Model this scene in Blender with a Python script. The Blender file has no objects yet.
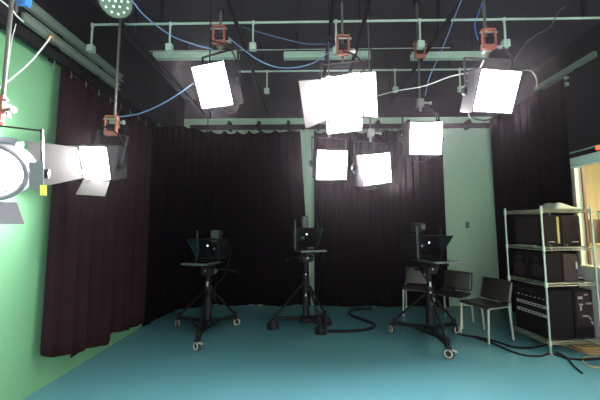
import bpy, bmesh, math, random
from mathutils import Vector as V, Matrix as M
random.seed(7)
sc = bpy.context.scene
COL = sc.collection
PI = math.pi

# ------------------------------------------------------------------ camera
F = 300.0
CAM = V((0, 0, 1.5))
tp, ty = math.atan(26 / F), math.atan(-6 / F)
FW = V((math.sin(ty) * math.cos(tp), math.cos(ty) * math.cos(tp), math.sin(tp)))
RT = V((math.cos(ty), -math.sin(ty), 0))
UP = RT.cross(FW)
cd = bpy.data.cameras.new('camera'); cam = bpy.data.objects.new('camera', cd); COL.objects.link(cam)
cd.sensor_width = 36; cd.lens = F / 600 * 36; cd.clip_start = .05; cd.clip_end = 100
m = M.Identity(4)
for i in range(3):
    m[i][0], m[i][1], m[i][2], m[i][3] = RT[i], UP[i], -FW[i], CAM[i]
cam.matrix_world = m
sc.camera = cam

def ray(px, py): return FW + RT * ((px - 300) / F) + UP * ((200 - py) / F)
def at_y(px, py, y): d = ray(px, py); return CAM + d * (y / d.y)
def at_x(px, py, x): d = ray(px, py); return CAM + d * (x / d.x)
def at_z(px, py, z): d = ray(px, py); return CAM + d * ((z - 1.5) / d.z)

# ------------------------------------------------------------------ materials
def mat(name, c, rough=.6, metal=0., var=.12, scale=30., bump=0., bscale=120., spec=.5, emit=None, es=0.):
    mt = bpy.data.materials.new(name); mt.use_nodes = True
    nt = mt.node_tree; b = nt.nodes['Principled BSDF']
    b.inputs['Roughness'].default_value = rough; b.inputs['Metallic'].default_value = metal
    b.inputs['Specular IOR Level'].default_value = spec
    tc = nt.nodes.new('ShaderNodeTexCoord')
    n = nt.nodes.new('ShaderNodeTexNoise'); n.inputs['Scale'].default_value = scale; n.inputs['Detail'].default_value = 4
    nt.links.new(tc.outputs['Object'], n.inputs['Vector'])
    r = nt.nodes.new('ShaderNodeMixRGB')
    r.inputs[1].default_value = (*[v * (1 - var) for v in c], 1); r.inputs[2].default_value = (*[min(1, v * (1 + var)) for v in c], 1)
    nt.links.new(n.outputs['Fac'], r.inputs[0]); nt.links.new(r.outputs[0], b.inputs['Base Color'])
    if bump:
        n2 = nt.nodes.new('ShaderNodeTexNoise'); n2.inputs['Scale'].default_value = bscale
        nt.links.new(tc.outputs['Object'], n2.inputs['Vector'])
        bp = nt.nodes.new('ShaderNodeBump'); bp.inputs['Strength'].default_value = bump; bp.inputs['Distance'].default_value = .01
        nt.links.new(n2.outputs['Fac'], bp.inputs['Height']); nt.links.new(bp.outputs[0], b.inputs['Normal'])
    if emit:
        b.inputs['Emission Color'].default_value = (*emit, 1); b.inputs['Emission Strength'].default_value = es
    return mt

GREEN = (.125, .31, .16)
DARKPAINT = (.014, .012, .016)
def wall_paint(name, top, c=GREEN):
    """chroma green paint up to a painted line, black paint above it"""
    mt = mat(name, c, .75, var=.06, scale=2.5, bump=.05, bscale=200)
    nt = mt.node_tree; b = nt.nodes['Principled BSDF']
    src = b.inputs['Base Color'].links[0].from_socket
    g = nt.nodes.new('ShaderNodeNewGeometry'); s = nt.nodes.new('ShaderNodeSeparateXYZ')
    nt.links.new(g.outputs['Position'], s.inputs[0])
    k = nt.nodes.new('ShaderNodeMath'); k.operation = 'GREATER_THAN'; k.inputs[1].default_value = top
    nt.links.new(s.outputs['Z'], k.inputs[0])
    mx = nt.nodes.new('ShaderNodeMixRGB'); mx.inputs[2].default_value = (*DARKPAINT, 1)
    nt.links.new(k.outputs[0], mx.inputs[0]); nt.links.new(src, mx.inputs[1]); nt.links.new(mx.outputs[0], b.inputs['Base Color'])
    return mt

def cloth_mat(name, c, var=.25, scale=9):
    """matt serge: diffuse only, faint weave"""
    mt = mat(name, c, .95, var=var, scale=scale, bump=.12, bscale=300)
    nt = mt.node_tree; b = nt.nodes['Principled BSDF']
    d = nt.nodes.new('ShaderNodeBsdfDiffuse'); d.inputs['Roughness'].default_value = .6
    nt.links.new(b.inputs['Base Color'].links[0].from_socket, d.inputs['Color'])
    nt.links.new(b.inputs['Normal'].links[0].from_socket, d.inputs['Normal'])
    nt.links.new(d.outputs[0], nt.nodes['Material Output'].inputs['Surface'])
    return mt

def floor_mat():
    mt = mat('teal_floor_paint', (.098, .27, .325), .3, var=.03, scale=1.6, bump=.02, bscale=60)
    nt = mt.node_tree; b = nt.nodes['Principled BSDF']
    src = b.inputs['Base Color'].links[0].from_socket
    tc = nt.nodes.new('ShaderNodeTexCoord')
    n3 = nt.nodes.new('ShaderNodeTexNoise'); n3.inputs['Scale'].default_value = 3.5
    nt.links.new(tc.outputs['Object'], n3.inputs['Vector'])
    mr = nt.nodes.new('ShaderNodeMapRange'); mr.inputs['To Min'].default_value = .12; mr.inputs['To Max'].default_value = .24
    nt.links.new(n3.outputs['Fac'], mr.inputs[0]); nt.links.new(mr.outputs[0], b.inputs['Roughness'])
    return mt

def glass_mat(name, tint=(.8, .95, .92), trans=.8, rough=.03):
    mt = bpy.data.materials.new(name); mt.use_nodes = True; nt = mt.node_tree
    for n in list(nt.nodes):
        if n.type != 'OUTPUT_MATERIAL': nt.nodes.remove(n)
    t = nt.nodes.new('ShaderNodeBsdfTransparent'); t.inputs[0].default_value = (*[v * trans for v in tint], 1)
    g = nt.nodes.new('ShaderNodeBsdfGlossy'); g.inputs['Roughness'].default_value = rough
    fr = nt.nodes.new('ShaderNodeFresnel'); fr.inputs[0].default_value = 1.5
    mx = nt.nodes.new('ShaderNodeMixShader')
    ge = nt.nodes.new('ShaderNodeNewGeometry'); k = nt.nodes.new('ShaderNodeMath'); k.operation = 'SUBTRACT'; k.inputs[0].default_value = 1
    k2 = nt.nodes.new('ShaderNodeMath'); k2.operation = 'MULTIPLY'
    nt.links.new(ge.outputs['Backfacing'], k.inputs[1]); nt.links.new(fr.outputs[0], k2.inputs[0]); nt.links.new(k.outputs[0], k2.inputs[1])
    nt.links.new(k2.outputs[0], mx.inputs[0]); nt.links.new(t.outputs[0], mx.inputs[1]); nt.links.new(g.outputs[0], mx.inputs[2])
    nt.links.new(mx.outputs[0], nt.nodes['Material Output'].inputs[0])
    return mt

LAMP = 250.0
BEAM = 60.0
mt_floor = floor_mat()
mt_ceil = mat('black_ceiling_paint', (.034, .027, .037), .85, var=.2, scale=3)
mt_black_wall = mat('black_wall_paint', (.016, .013, .017), .85, var=.15, scale=3)
mt_bounce = mat('white_bounce_wall', (.86, .85, .84), .9)
mt_curt = cloth_mat('black_drape_cloth', (.0030, .0024, .0033))
mt_curt_lit = cloth_mat('black_drape_cloth_lit', (.021, .0115, .0135), .2, 6)  # same black cloth, grazing lamplight put into its lighter reddish colour
mt_track = mat('black_track_metal', (.012, .012, .014), .6, .0, spec=.1)
mt_pipe = mat('dark_grid_pipe', (.020, .018, .022), .6, .0, spec=.1)
mt_pole = mat('grey_steel_pole', (.11, .11, .10), .45, .5)
mt_cond = mat('galvanised_conduit', (.40, .50, .43), .55, .0, var=.15, scale=12)
mt_tray = mat('pale_green_tray_paint', (.38, .52, .42), .6, .0, var=.12, scale=8)
mt_rail = mat('dull_green_rail_paint', (.17, .22, .18), .6, var=.15, scale=8)
mt_tray_d = mat('tray_slot_pattern', (.32, .42, .35), .7)  # darker ticks of the tray's slot pattern
mt_red = mat('red_clamp_paint', (.22, .07, .05), .5, .1)
mt_steel = mat('bare_steel', (.28, .28, .27), .4, .8)
mt_body = mat('lamp_body_black', (.016, .015, .017), .5, .0, spec=.15)
mt_body_g = mat('lamp_body_grey', (.16, .16, .18), .5, .3)
mt_door = mat('barn_door_metal', (.055, .050, .050), .6, .1, var=.08)
mt_emit = mat('lit_diffuser', (.9, .9, .9), .5, emit=(1, .965, .955), es=LAMP)
mt_emit_f = mat('lit_fresnel_lens', (.9, .9, .9), .3, emit=(.96, .97, 1), es=LAMP * .035)
mt_lens_dot = mat('led_lens_glow', (.85, .9, .85), .15, emit=(.8, 1, .85), es=.55)  # faint glow given to the lenses of the unlit par lamp
mt_par = mat('par_face_green', (.08, .14, .09), .5)
mt_yel = mat('yellow_tape', (.75, .72, .08), .6)
mt_blue = mat('blue_cable_jacket', (.11, .19, .36), .5)
mt_bluec = mat('blue_connector', (.05, .22, .65), .5)
mt_white = mat('white_cable_jacket', (.42, .46, .44), .5)
mt_blk = mat('black_rubber', (.008, .008, .009), .6, spec=.12)
mt_org = mat('orange_cable_jacket', (.30, .13, .03), .5)
mt_yelc = mat('yellow_cable_jacket', (.36, .31, .12), .5)
mt_cam = mat('camera_black_plastic', (.007, .008, .010), .5, var=.2, spec=.12)
mt_cam_m = mat('camera_dark_metal', (.006, .007, .009), .5, .0, spec=.12)
mt_cam_l = mat('prompter_grey_edge', (.05, .068, .064), .5, .2)
mt_teal = mat('prompter_flap_cloth', (.022, .085, .092), .7)
mt_lining = mat('prompter_flap_lining', (.012, .036, .042), .8, spec=.1)
mt_glass = glass_mat('prompter_glass', trans=.9)
mt_lens = mat('camera_lens_glass', (.01, .012, .02), .05, spec=1)
mt_glint = mat('lens_glint_glow', (.9, .9, .9), .4, emit=(.9, 1, 1), es=12)  # small glowing disc stands in for the white glint at the lens
mt_wheel = mat('caster_grey_rim', (.42, .40, .36), .5)
mt_tyre = mat('caster_rubber', (.02, .02, .02), .7)
mt_ply = mat('dark_chair_laminate', (.022, .019, .017), .3, var=.15, scale=14)
mt_leg = mat('pale_chair_metal', (.50, .54, .46), .35, .5)
mt_wire = mat('chrome_wire', (.36, .43, .36), .35, .5)
mt_shelf = mat('dull_shelf_wire', (.20, .21, .16), .45, .3)
mt_case = mat('equipment_black_vinyl', (.007, .005, .0065), .6, var=.25, scale=40, spec=.08)
mt_case_b = mat('equipment_brown_black', (.020, .013, .014), .6, var=.15, spec=.1)
mt_grey = mat('grey_equipment_panel', (.26, .25, .24), .5, var=.15, scale=60)
mt_rag = mat('pale_folded_cloth', (.46, .50, .42), .85, var=.12, bump=.2)
mt_cream = mat('cream_window_paint', (.80, .84, .64), .5, var=.05)
mt_ltgreen = mat('pale_green_head_paint', (.62, .78, .68), .5, var=.05)
mt_yw = mat('yellow_room_paint', (.90, .82, .56), .8, var=.05)
mt_brown = mat('brown_laminate', (.14, .075, .055), .5)
mt_tan = mat('tan_desk_laminate', (.60, .47, .24), .5)
mt_grn_scr = mat('green_screen_glow', (.1, .4, .2), .4, emit=(.25, .8, .45), es=.55)
mt_wht = mat('white_cabinet_paint', (.75, .70, .62), .5)
mt_wglass = glass_mat('window_glass', tint=(.97, 1, .98), trans=.97)
mt_redl = mat('red_lamp_lens', (.6, .05, .03), .4, emit=(1, .12, .05), es=2.5)
mt_paper = mat('white_paper', (.6, .6, .57), .8)

# ------------------------------------------------------------------ mesh helpers
class MB:
    def __init__(s, X=None): s.bm = bmesh.new(); s.X = X or M.Identity(4)
    def _v(s, p): return s.bm.verts.new(s.X @ V(p))
    def _f(s, vs):
        try: return s.bm.faces.new(vs)
        except ValueError: return None
    def box(s, c, sz, R=None, bev=0.):
        c = V(c); R = R or M.Identity(3)
        h = V(sz) / 2; vs = []
        for dx, dy, dz in ((-1,-1,-1),(1,-1,-1),(1,1,-1),(-1,1,-1),(-1,-1,1),(1,-1,1),(1,1,1),(-1,1,1)):
            vs.append(s._v(c + R @ V((dx * h.x, dy * h.y, dz * h.z))))
        fs = [s._f([vs[i] for i in q]) for q in ((0,3,2,1),(4,5,6,7),(0,1,5,4),(1,2,6,5),(2,3,7,6),(3,0,4,7))]
        if bev:
            es = list({e for f in fs for e in f.edges})
            bmesh.ops.bevel(s.bm, geom=es, offset=bev, segments=2, affect='EDGES', profile=.5)
        return s
    def bar(s, p0, p1, w, h, up=(0, 0, 1), bev=0.):
        p0, p1 = V(p0), V(p1); d = p1 - p0; L = d.length; x = d.normalized(); u = V(up)
        y = u.cross(x)
        if y.length < 1e-4: y = V((0, 1, 0)).cross(x)
        y.normalize(); z = x.cross(y)
        R = M((x, y, z)).transposed()
        return s.box((p0 + p1) / 2, (L, w, h), R, bev)
    def tube(s, pts, r, n=8, r1=None, smooth=0, cap=True):
        pts = [V(p) for p in pts]
        if smooth:
            q = []
            for i in range(len(pts) - 1):
                a, b, c, d = pts[max(i-1, 0)], pts[i], pts[i+1], pts[min(i+2, len(pts)-1)]
                for k in range(smooth):
                    t = k / smooth
                    q.append(.5 * ((2*b) + (c-a)*t + (2*a-5*b+4*c-d)*t*t + (3*b-a-3*c+d)*t**3))
            q.append(pts[-1]); pts = q
        rings = []; prev = None
        for i, p in enumerate(pts):
            d = (pts[min(i+1, len(pts)-1)] - pts[max(i-1, 0)]).normalized()
            if prev is None:
                a = d.orthogonal().normalized()
            else:
                a = prev - d * prev.dot(d)
                a = a.normalized() if a.length > 1e-6 else d.orthogonal().normalized()
            prev = a; b = d.cross(a)
            rr = r if r1 is None else r + (r1 - r) * i / (len(pts) - 1)
            rings.append([s._v(p + (a * math.cos(2*PI*k/n) + b * math.sin(2*PI*k/n)) * rr) for k in range(n)])
        for i in range(len(rings) - 1):
            for k in range(n):
                s._f((rings[i][k], rings[i][(k+1) % n], rings[i+1][(k+1) % n], rings[i+1][k]))
        if cap: s._f(rings[0][::-1]); s._f(rings[-1])
        return s
    def lathe(s, c, axis, prof, n=20, caps=True):
        """prof: list of (distance along axis, radius)"""
        c, ax = V(c), V(axis).normalized(); a = ax.orthogonal().normalized(); b = ax.cross(a); rings = []
        for h, r in prof:
            rings.append([s._v(c + ax*h + (a*math.cos(2*PI*k/n) + b*math.sin(2*PI*k/n))*max(r, 1e-4)) for k in range(n)])
        for i in range(len(rings)-1):
            for k in range(n): s._f((rings[i][k], rings[i][(k+1) % n], rings[i+1][(k+1) % n], rings[i+1][k]))
        if caps: s._f(rings[0][::-1]); s._f(rings[-1])
        return s
    def ring(s, c, axis, R, r, n=24, k=8):
        c, ax = V(c), V(axis).normalized(); a = ax.orthogonal().normalized(); b = ax.cross(a)
        g = []
        for i in range(n):
            d = a*math.cos(2*PI*i/n) + b*math.sin(2*PI*i/n)
            g.append([s._v(c + d*(R + r*math.cos(2*PI*j/k)) + ax*r*math.sin(2*PI*j/k)) for j in range(k)])
        for i in range(n):
            for j in range(k): s._f((g[i][j], g[(i+1) % n][j], g[(i+1) % n][(j+1) % k], g[i][(j+1) % k]))
        return s
    def slab(s, quad, t):
        """thick polygon: corner list and thickness along its normal"""
        q = [V(p) for p in quad]; n = (q[1]-q[0]).cross(q[2]-q[0]).normalized() * t / 2
        a = [s._v(p - n) for p in q]; b = [s._v(p + n) for p in q]; k = len(q)
        s._f(a[::-1]); s._f(b)
        for i in range(k): s._f((a[i], a[(i+1) % k], b[(i+1) % k], b[i]))
        return s
    def grid(s, fn, nu, nv):
        g = [[s._v(fn(i / nu, j / nv)) for j in range(nv + 1)] for i in range(nu + 1)]
        for i in range(nu):
            for j in range(nv): s._f((g[i][j], g[i+1][j], g[i+1][j+1], g[i][j+1]))
        return s

def obj(name, mb, mt, parent=None, smooth=False):
    bm = mb.bm
    bmesh.ops.recalc_face_normals(bm, faces=bm.faces)
    off = None
    if parent is None and len(bm.verts):
        xs = [v.co for v in bm.verts]
        off = V(((min(p.x for p in xs)+max(p.x for p in xs))/2, (min(p.y for p in xs)+max(p.y for p in xs))/2, min(p.z for p in xs)))
        bmesh.ops.translate(bm, verts=bm.verts, vec=-off)
    me = bpy.data.meshes.new(name); bm.to_mesh(me); bm.free()
    if smooth:
        me.polygons.foreach_set('use_smooth', [True] * len(me.polygons))
        try: me.set_sharp_from_angle(angle=.7)
        except Exception: pass
    me.materials.append(mt)
    o = bpy.data.objects.new(name, me); COL.objects.link(o)
    if off is not None: o.location = off
    if parent is not None: o.parent = parent
    return o

def tag(o, label, cat, group=None):
    o['label'] = label; o['category'] = cat
    if group: o['group'] = group
    return o
def thing(name, label, cat, loc=(0, 0, 0), rotz=0., group=None, mw=None):
    o = bpy.data.objects.new(name, None); COL.objects.link(o); o.empty_display_size = .1
    if mw is not None: o.matrix_world = mw
    else: o.location = loc; o.rotation_euler = (0, 0, rotz)
    return tag(o, label, cat, group)
def struct(name, mb, mt, parent=None, smooth=False):
    o = obj(name, mb, mt, parent, smooth)
    if parent is None: o['kind'] = 'structure'
    return o
def dup(root, label, loc=None, rotz=None, group=None):
    r = root.copy(); COL.objects.link(r); r['label'] = label
    if loc is not None: r.location = loc
    if rotz is not None: r.rotation_euler = (0, 0, rotz)
    if group: r['group'] = group
    for ch in list(root.children):
        c = ch.copy(); COL.objects.link(c); c.parent = r
        for g in list(ch.children):
            d = g.copy(); COL.objects.link(d); d.parent = c
    return r

# ------------------------------------------------------------------ room shell
XL, XR, YB, YF, ZC = -2.46, 3.72, 5.86, -0.9, 4.06
struct('floor', MB().box(((XL+XR)/2, (YB+YF)/2, -.06), (XR-XL+.4, YB-YF+.4, .12)), mt_floor)
struct('ceiling', MB().box(((XL+XR)/2, (YB+YF)/2, ZC+.06), (XR-XL+.4, YB-YF+.4, .12)), mt_ceil)
struct('wall_left', MB().box((XL-.1, (YB+YF)/2, ZC/2), (.2, YB-YF+.4, ZC)), wall_paint('green_wall_paint_side', 3.2))
struct('wall_back', MB().box(((XL+XR)/2, YB+.1, ZC/2), (XR-XL, .2, ZC)), wall_paint('green_wall_paint_back', 3.66, (.42, .61, .45)))
struct('wall_front', MB().box(((XL+XR)/2, YF-.1, ZC/2), (XR-XL, .2, ZC)), mt_bounce)  # unseen wall, added close and white to bounce lamp light onto the set
# right wall with the control-room window opening
WY0, WY1, WZ0, WZ1 = 2.55, 4.19, .94, 2.42
w = MB()
w.box((XR+.03, (WY1+YB)/2, ZC/2), (.06, YB-WY1, ZC)); w.box((XR+.03, (YF+WY0)/2, ZC/2), (.06, WY0-YF, ZC))
w.box((XR+.03, (WY0+WY1)/2, WZ0/2), (.06, WY1-WY0, WZ0)); w.box((XR+.03, (WY0+WY1)/2, (WZ1+ZC)/2), (.06, WY1-WY0, ZC-WZ1))
struct('wall_right', w, wall_paint('right_wall_bounce_paint', 2.44, (.80, .79, .76)))  # hidden lower part made pale to bounce lamp light back
# window
wf = MB()
fw = .045
wf.box((XR+.03, WY1-fw/2, (WZ0+WZ1)/2), (.13, fw, WZ1-WZ0), bev=.006); wf.box((XR+.03, WY0+fw/2, (WZ0+WZ1)/2), (.13, fw, WZ1-WZ0), bev=.006)
wf.box((XR-.01, (WY0+WY1)/2, WZ0+fw/2), (.12, WY1-WY0-2*fw, fw), bev=.006)
win = struct('window_1', wf, mt_cream)
def wchild(name, mb, mt):
    o = obj(name, mb, mt, win); o.matrix_parent_inverse = M.Translation(-win.location); return o
wchild('window_head', MB().box((XR-.03, (WY0+WY1)/2, WZ1-.05), (.16, WY1-WY0, .10), bev=.006).box((XR-.045, (WY0+WY1)/2, WZ1-.115), (.10, WY1-WY0, .022)), mt_ltgreen)
wchild('drip_strip', MB().box((XR-.03, (WY0+WY1)/2, WZ1+.09), (.05, WY1-WY0+.02, .012)), mt_tray)
wchild('window_bead', MB().box((XR+.055, WY1-fw-.02, (WZ0+WZ1)/2), (.03, .018, WZ1-WZ0-.1)), mt_brown)
wchild('window_pane', MB().box((XR+.085, (WY0+WY1)/2, (WZ0+WZ1)/2), (.008, WY1-WY0-.04, WZ1-WZ0-.04)), mt_wglass)
# the lit control room behind the window
cx0, cx1 = XR+.07, 6.4
struct('wall_control_room_far', MB().box((cx1+.05, 4.0, 1.4), (.1, 5.0, 2.8)), mt_yw)
struct('wall_control_room_end', MB().box(((cx0+cx1)/2, 6.45, 1.4), (cx1-cx0, .1, 2.8)), mt_yw)
struct('wall_control_room_near', MB().box(((cx0+cx1)/2, 1.55, 1.4), (cx1-cx0, .1, 2.8)), mt_yw)
struct('ceiling_control_room', MB().box(((cx0+cx1)/2, 4.0, 2.85), (cx1-cx0+.1, 5.0, .1)), mt_wht)
struct('floor_control_room', MB().box(((cx0+cx1)/2, 4.0, .0), (cx1-cx0+.1, 5.0, .1)), mt_brown)
t = thing('ceiling_lamp', 'lit ceiling lamp inside the control room behind the window', 'lamp', (4.9, 3.2, 2.72))
obj('lamp_housing', MB().box((0, 0, .055), (.70, .34, .05), bev=.01), mt_wht, t)
obj('lamp_diffuser', MB().box((0, 0, .015), (.62, .28, .03), bev=.008), mat('control_room_diffuser', (.9, .9, .9), .5, emit=(1, .88, .66), es=330), t)

# ------------------------------------------------------------------ drapes
def drape(name, path, zb, zt, label, mt, wl=.17, amp=.035, seed=1, round_end=None, scallop=0., lean_end=0.):
    """pleated cloth following a floor path; zb / zt give hem and heading heights along it"""
    rnd = random.Random(seed)
    P = [V((p[0], p[1], 0)) for p in path]; L = [0]
    for i in range(1, len(P)): L.append(L[-1] + (P[i]-P[i-1]).length)
    tot = L[-1]
    def pos(s):
        for i in range(1, len(P)):
            if s <= L[i] + 1e-6:
                t = (s-L[i-1]) / (L[i]-L[i-1]); d = (P[i]-P[i-1]).normalized()
                return P[i-1].lerp(P[i], t), V((d.y, -d.x, 0))
        return P[-1], V((1, 0, 0))
    ph = [rnd.uniform(0, 6.28) for _ in range(5)]; st = int(tot / .022)
    def f(u, v):
        s = u * tot; p, n = pos(s)
        wv = math.sin(2*PI*s/wl + 1.3*math.sin(s*2.1+ph[0]) + ph[1]) + .45*math.sin(2*PI*s/(wl*.43) + ph[2] + 1.0*v) + .5*math.sin(2*PI*s/(wl*3.3)+ph[3])
        a = amp * (.45 + .55*(1-v)) if not scallop else amp*(.7+.3*(1-v))
        b, tz = zb(s), zt(s)
        if scallop: tz -= scallop * (abs(math.sin(PI*s/.27+.6*math.sin(s*3.1)))**.6) * (.55+.45*math.sin(s*1.7+ph[4]))
        z = b + (tz-b)*v
        if round_end and s < round_end:
            k = 1 - s/round_end; z = max(z, b + .42*round_end*(1-math.sqrt(max(0, 1-k*k)))*(1))
        dx = lean_end*(1-v)*max(0, min(1, (s-(tot-.9))/.9))
        return p + n*(wv*a) + V((dx, 0, z))
    mb = MB().grid(f, st, 14)
    o = obj(name, mb, mt, smooth=True)
    so = o.modifiers.new('cloth_thickness', 'SOLIDIFY'); so.thickness = .006
    return tag(o, label, 'curtain', 'black studio drapes')

def profile(pts):
    def g(s):
        for (a, x), (b, y) in zip(pts, pts[1:]):
            if s <= b: return x + (y-x)*max(0, (s-a))/(b-a)
        return pts[-1][1]
    return g
XC = -2.36
zr = (at_x(10, 19, XL+.13).z + at_x(74, 73, XL+.13).z)/2
zt_left = lambda s: zr-.055
drape('drape', [(XC, 2.74), (XC, 4.42)],
      profile([(0, .28), (.30, .24), (.34, .175), (.5, .205), (.88, .10), (.94, .22), (1.25, .14), (1.7, .10)]), zt_left,
      'black drape tinted reddish as lamplit along the left green wall, hem hanging above the floor', mt_curt_lit, .19, .02, 3, round_end=.26)
arc = [(XC, 4.46)] + [(XC+.78-.78*math.cos(a), 4.9+.78*math.sin(a)) for a in [i*PI/16 for i in range(9)]] + [(-.11, 5.68)]
drape('drape', arc, lambda s: .04+.012*math.sin(s*9), profile([(0, zr-.055), (.9, 3.355), (9, 3.355)]),
      'wide black drape rounding the back left corner behind two cameras', mt_curt, .16, .018, 5, scallop=.075, lean_end=.20)
gap0 = at_y(314, 170, 5.68).x
drape('drape', [(gap0, 5.68), (at_y(445, 220, 5.68).x, 5.68)], lambda s: .035+.01*math.sin(s*8), lambda s: 3.355,
      'black drape on the back wall left of the pale green panel', mt_curt, .16, .018, 8, scallop=.075)
drape('drape', [(3.57, 5.74), (3.60, 4.09)], lambda s: .03, lambda s: 3.55,
      'black drape on the right wall behind the wire shelving', mt_curt, .17, .02, 11)

# drape tracks
t = thing('curtain_track', 'black drape track across the back green wall', 'curtain track', (0, 5.66, 3.412))
obj('rail', MB().bar((-2.25, 0, 0), (3.5, 0, 0), .05, .085), mt_track, t)
for i in range(9):
    x = -1.5 + i*.58
    obj('wall_bracket', MB().box((x, .09, .05), (.05, .17, .16)).box((x, .01, .02), (.07, .07, .10)), mt_track, t)
for i in range(34):
    x = -1.62 + i*.142
    if x > 1.9 : break
    obj('track_hook', MB().tube([(x, 0, -.04), (x, 0, -.055), (x+.014, 0, -.07), (x+.012, 0, -.09)], .006, 6), mt_pole if i % 3 == 0 else mt_track, t)
p0, p1 = at_x(10, 19, XL+.13), at_x(74, 73, XL+.13)
zr = (p0.z+p1.z)/2
t = thing('curtain_track', 'dark drape track along the top of the left green wall', 'curtain track', (XL+.12, 2.2, zr))
obj('rail', MB().bar((0, -.7, 0), (0, 2.3, 0), .06, .085), mt_track, t)
for i in range(6):
    obj('wall_bracket', MB().box((-.055, -.5+i*.5, .02), (.11, .05, .06)), mt_track, t)
for i in range(9):
    obj('track_hook', MB().tube([(0, .42+i*.2, -.04), (.012, .42+i*.2, -.08), (0, .43+i*.2, -.11)], .007, 6), mt_pole, t)

# ------------------------------------------------------------------ ceiling hardware
def wall_rail(pa, pb, x, label, h=.075, mt=mt_rail, cat='rail'):
    a, b = at_x(*pa, x), at_x(*pb, x); z = (a.z+b.z)/2
    ys = sorted((a.y, b.y))
    t = thing('wall_rail', label, cat, (x, ys[0], z), group='pale rails on the side walls')
    Ln = ys[1]-ys[0]
    s = -1 if x > 0 else 1
    obj('channel', MB().box((0, Ln/2, 0), (.03, Ln, h), bev=.006).box((s*.022, Ln/2, h*.42), (.03, Ln, .012)).box((s*.022, Ln/2, -h*.42), (.03, Ln, .012)), mt, t)
    for k in range(2):
        obj('fixing_bracket', MB().box((-s*.02, Ln*(.28+.44*k), 0), (.05, .06, h*1.25)), mt_track, t)
    return t
wall_rail((25, 3), (121, 79), XL+.06, 'upper of two pale rails high on the left wall', .085)
wall_rail((22, 17.5), (118, 87), XL+.06, 'lower of two pale rails high on the left wall', .085)
wall_rail((535, 91), (596, 53), XR-.06, 'long pale green rail high on the right wall', .075)
wall_rail((545, 91), (568, 76.5), XR-.06, 'short thin pale rail under the long right wall rail', .03, mt_leg)
wall_rail((544, 97), (568, 83.5), XR-.06, 'lowest short rail on the right wall', .05)
wall_rail((588, 4), (606, -3), XR-.06, 'short rail in the top right corner, paled as if catching light', .05, mt_wht)  # white colour stands in for light caught by the rail

def conduit(pts_y, y, x0, x1, drops, label, rr=.013, zfix=None):
    z = zfix
    t = thing('ceiling_conduit', label, 'conduit', (0, y, z))
    end = [(x0, 0, -.10), (x0, 0, -.02), (x0+.02, 0, 0)] if drops and drops[0] is None else [(x0, 0, 0)]
    obj('pipe_run', MB().tube(end + [(x1, 0, 0)], rr, 8), mt_cond, t, True)
    for d in drops:
        if d is None: continue
        x, dz, big = d
        obj('drop_pipe', MB().tube([(x, 0, .0), (x, 0, -dz)], rr*.85, 8).lathe((x, 0, .014), (0, 0, -1), [(0, rr*1.45), (.035, rr*1.45)], 8), mt_cond, t, True)
        bx = obj('outlet_box', MB().box((x, 0, -dz-.035), (big, big*.8, .075), bev=.005), mt_tray, t)
        obj('socket_face', MB().box((x, -big*.41, -dz-.035), (big*.6, .006, .045)), mt_cond, bx)
    for k in range(4):
        x = x0 + (x1-x0)*(k+.5)/4
        obj('saddle_clip', MB().box((x, 0, .015+(ZC-z-.015)/2), (.03, .03, ZC-z-.0151)), mt_pipe, t)
    return t
Y1 = 3.05; Z1 = at_y(300, 22, Y1).z
def xx(px, py, y): return at_y(px, py, y).x
dl = lambda px, dz=.24, b=.07: (xx(px, 34, Y1), dz, b)
conduit(None, Y1, xx(92, 30, Y1), XR-.02, [dl(92), dl(170), dl(253), dl(336, .3), dl(420), dl(505)],
        'long pale conduit across the ceiling nearest the camera, with six drops', .012, zfix=Z1)
Y2 = 4.3; Z2 = at_y(300, 71, Y2).z
dl2 = lambda px, dz=.27, b=.07: (xx(px, 80, Y2), dz, b)
conduit(None, Y2, xx(232, 71, Y2), xx(482, 71, Y2), [dl2(267), dl2(395), dl2(460)],
        'shorter pale conduit behind, with three small drop boxes', .013, zfix=Z2)
# dark thin third run
conduit(None, 4.0, xx(150, 49, 4.0), xx(450, 49, 4.0), [], 'thin dark conduit between the two pale ones', .006, zfix=at_y(300, 49.5, 4.0).z)

def tray(px0, px1, y, py, label, h=.10):
    a, b = at_y(px0, py, y), at_y(px1, py, y); z = (a.z+b.z)/2; Ln = b.x-a.x
    t = thing('cable_tray', label, 'cable tray', (a.x, y, z), group='pale perforated cable trays')
    obj('tray_body', MB().box((Ln/2, 0, -.038), (Ln, .06, .008)).box((Ln/2, -.03, 0), (Ln, .008, .084)).box((Ln/2, .03, 0), (Ln, .008, .084)), mt_tray, t)
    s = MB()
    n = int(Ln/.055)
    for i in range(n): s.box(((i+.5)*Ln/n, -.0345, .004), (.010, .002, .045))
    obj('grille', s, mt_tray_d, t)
    for k in (.15, .85):
        obj('hanger_rod', MB().tube([(Ln*k, 0, 0), (Ln*k, 0, ZC-z-.001)], .006, 6), mt_pipe, t)
    return t
tray(154, 239, 3.75, 56, 'pale slotted cable tray on the ceiling, left one of three')
tray(284, 371, 3.75, 55.5, 'pale slotted cable tray behind the large central lamp')
tray(411, 484, 3.75, 56, 'pale slotted cable tray on the ceiling, right one of three')

ZG = 3.62
gx = [at_z(px, 22, ZG).x / at_z(px, 22, ZG).y for px in (120, 237, 330, 364, 446)]
Yc = lambda: None
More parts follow.
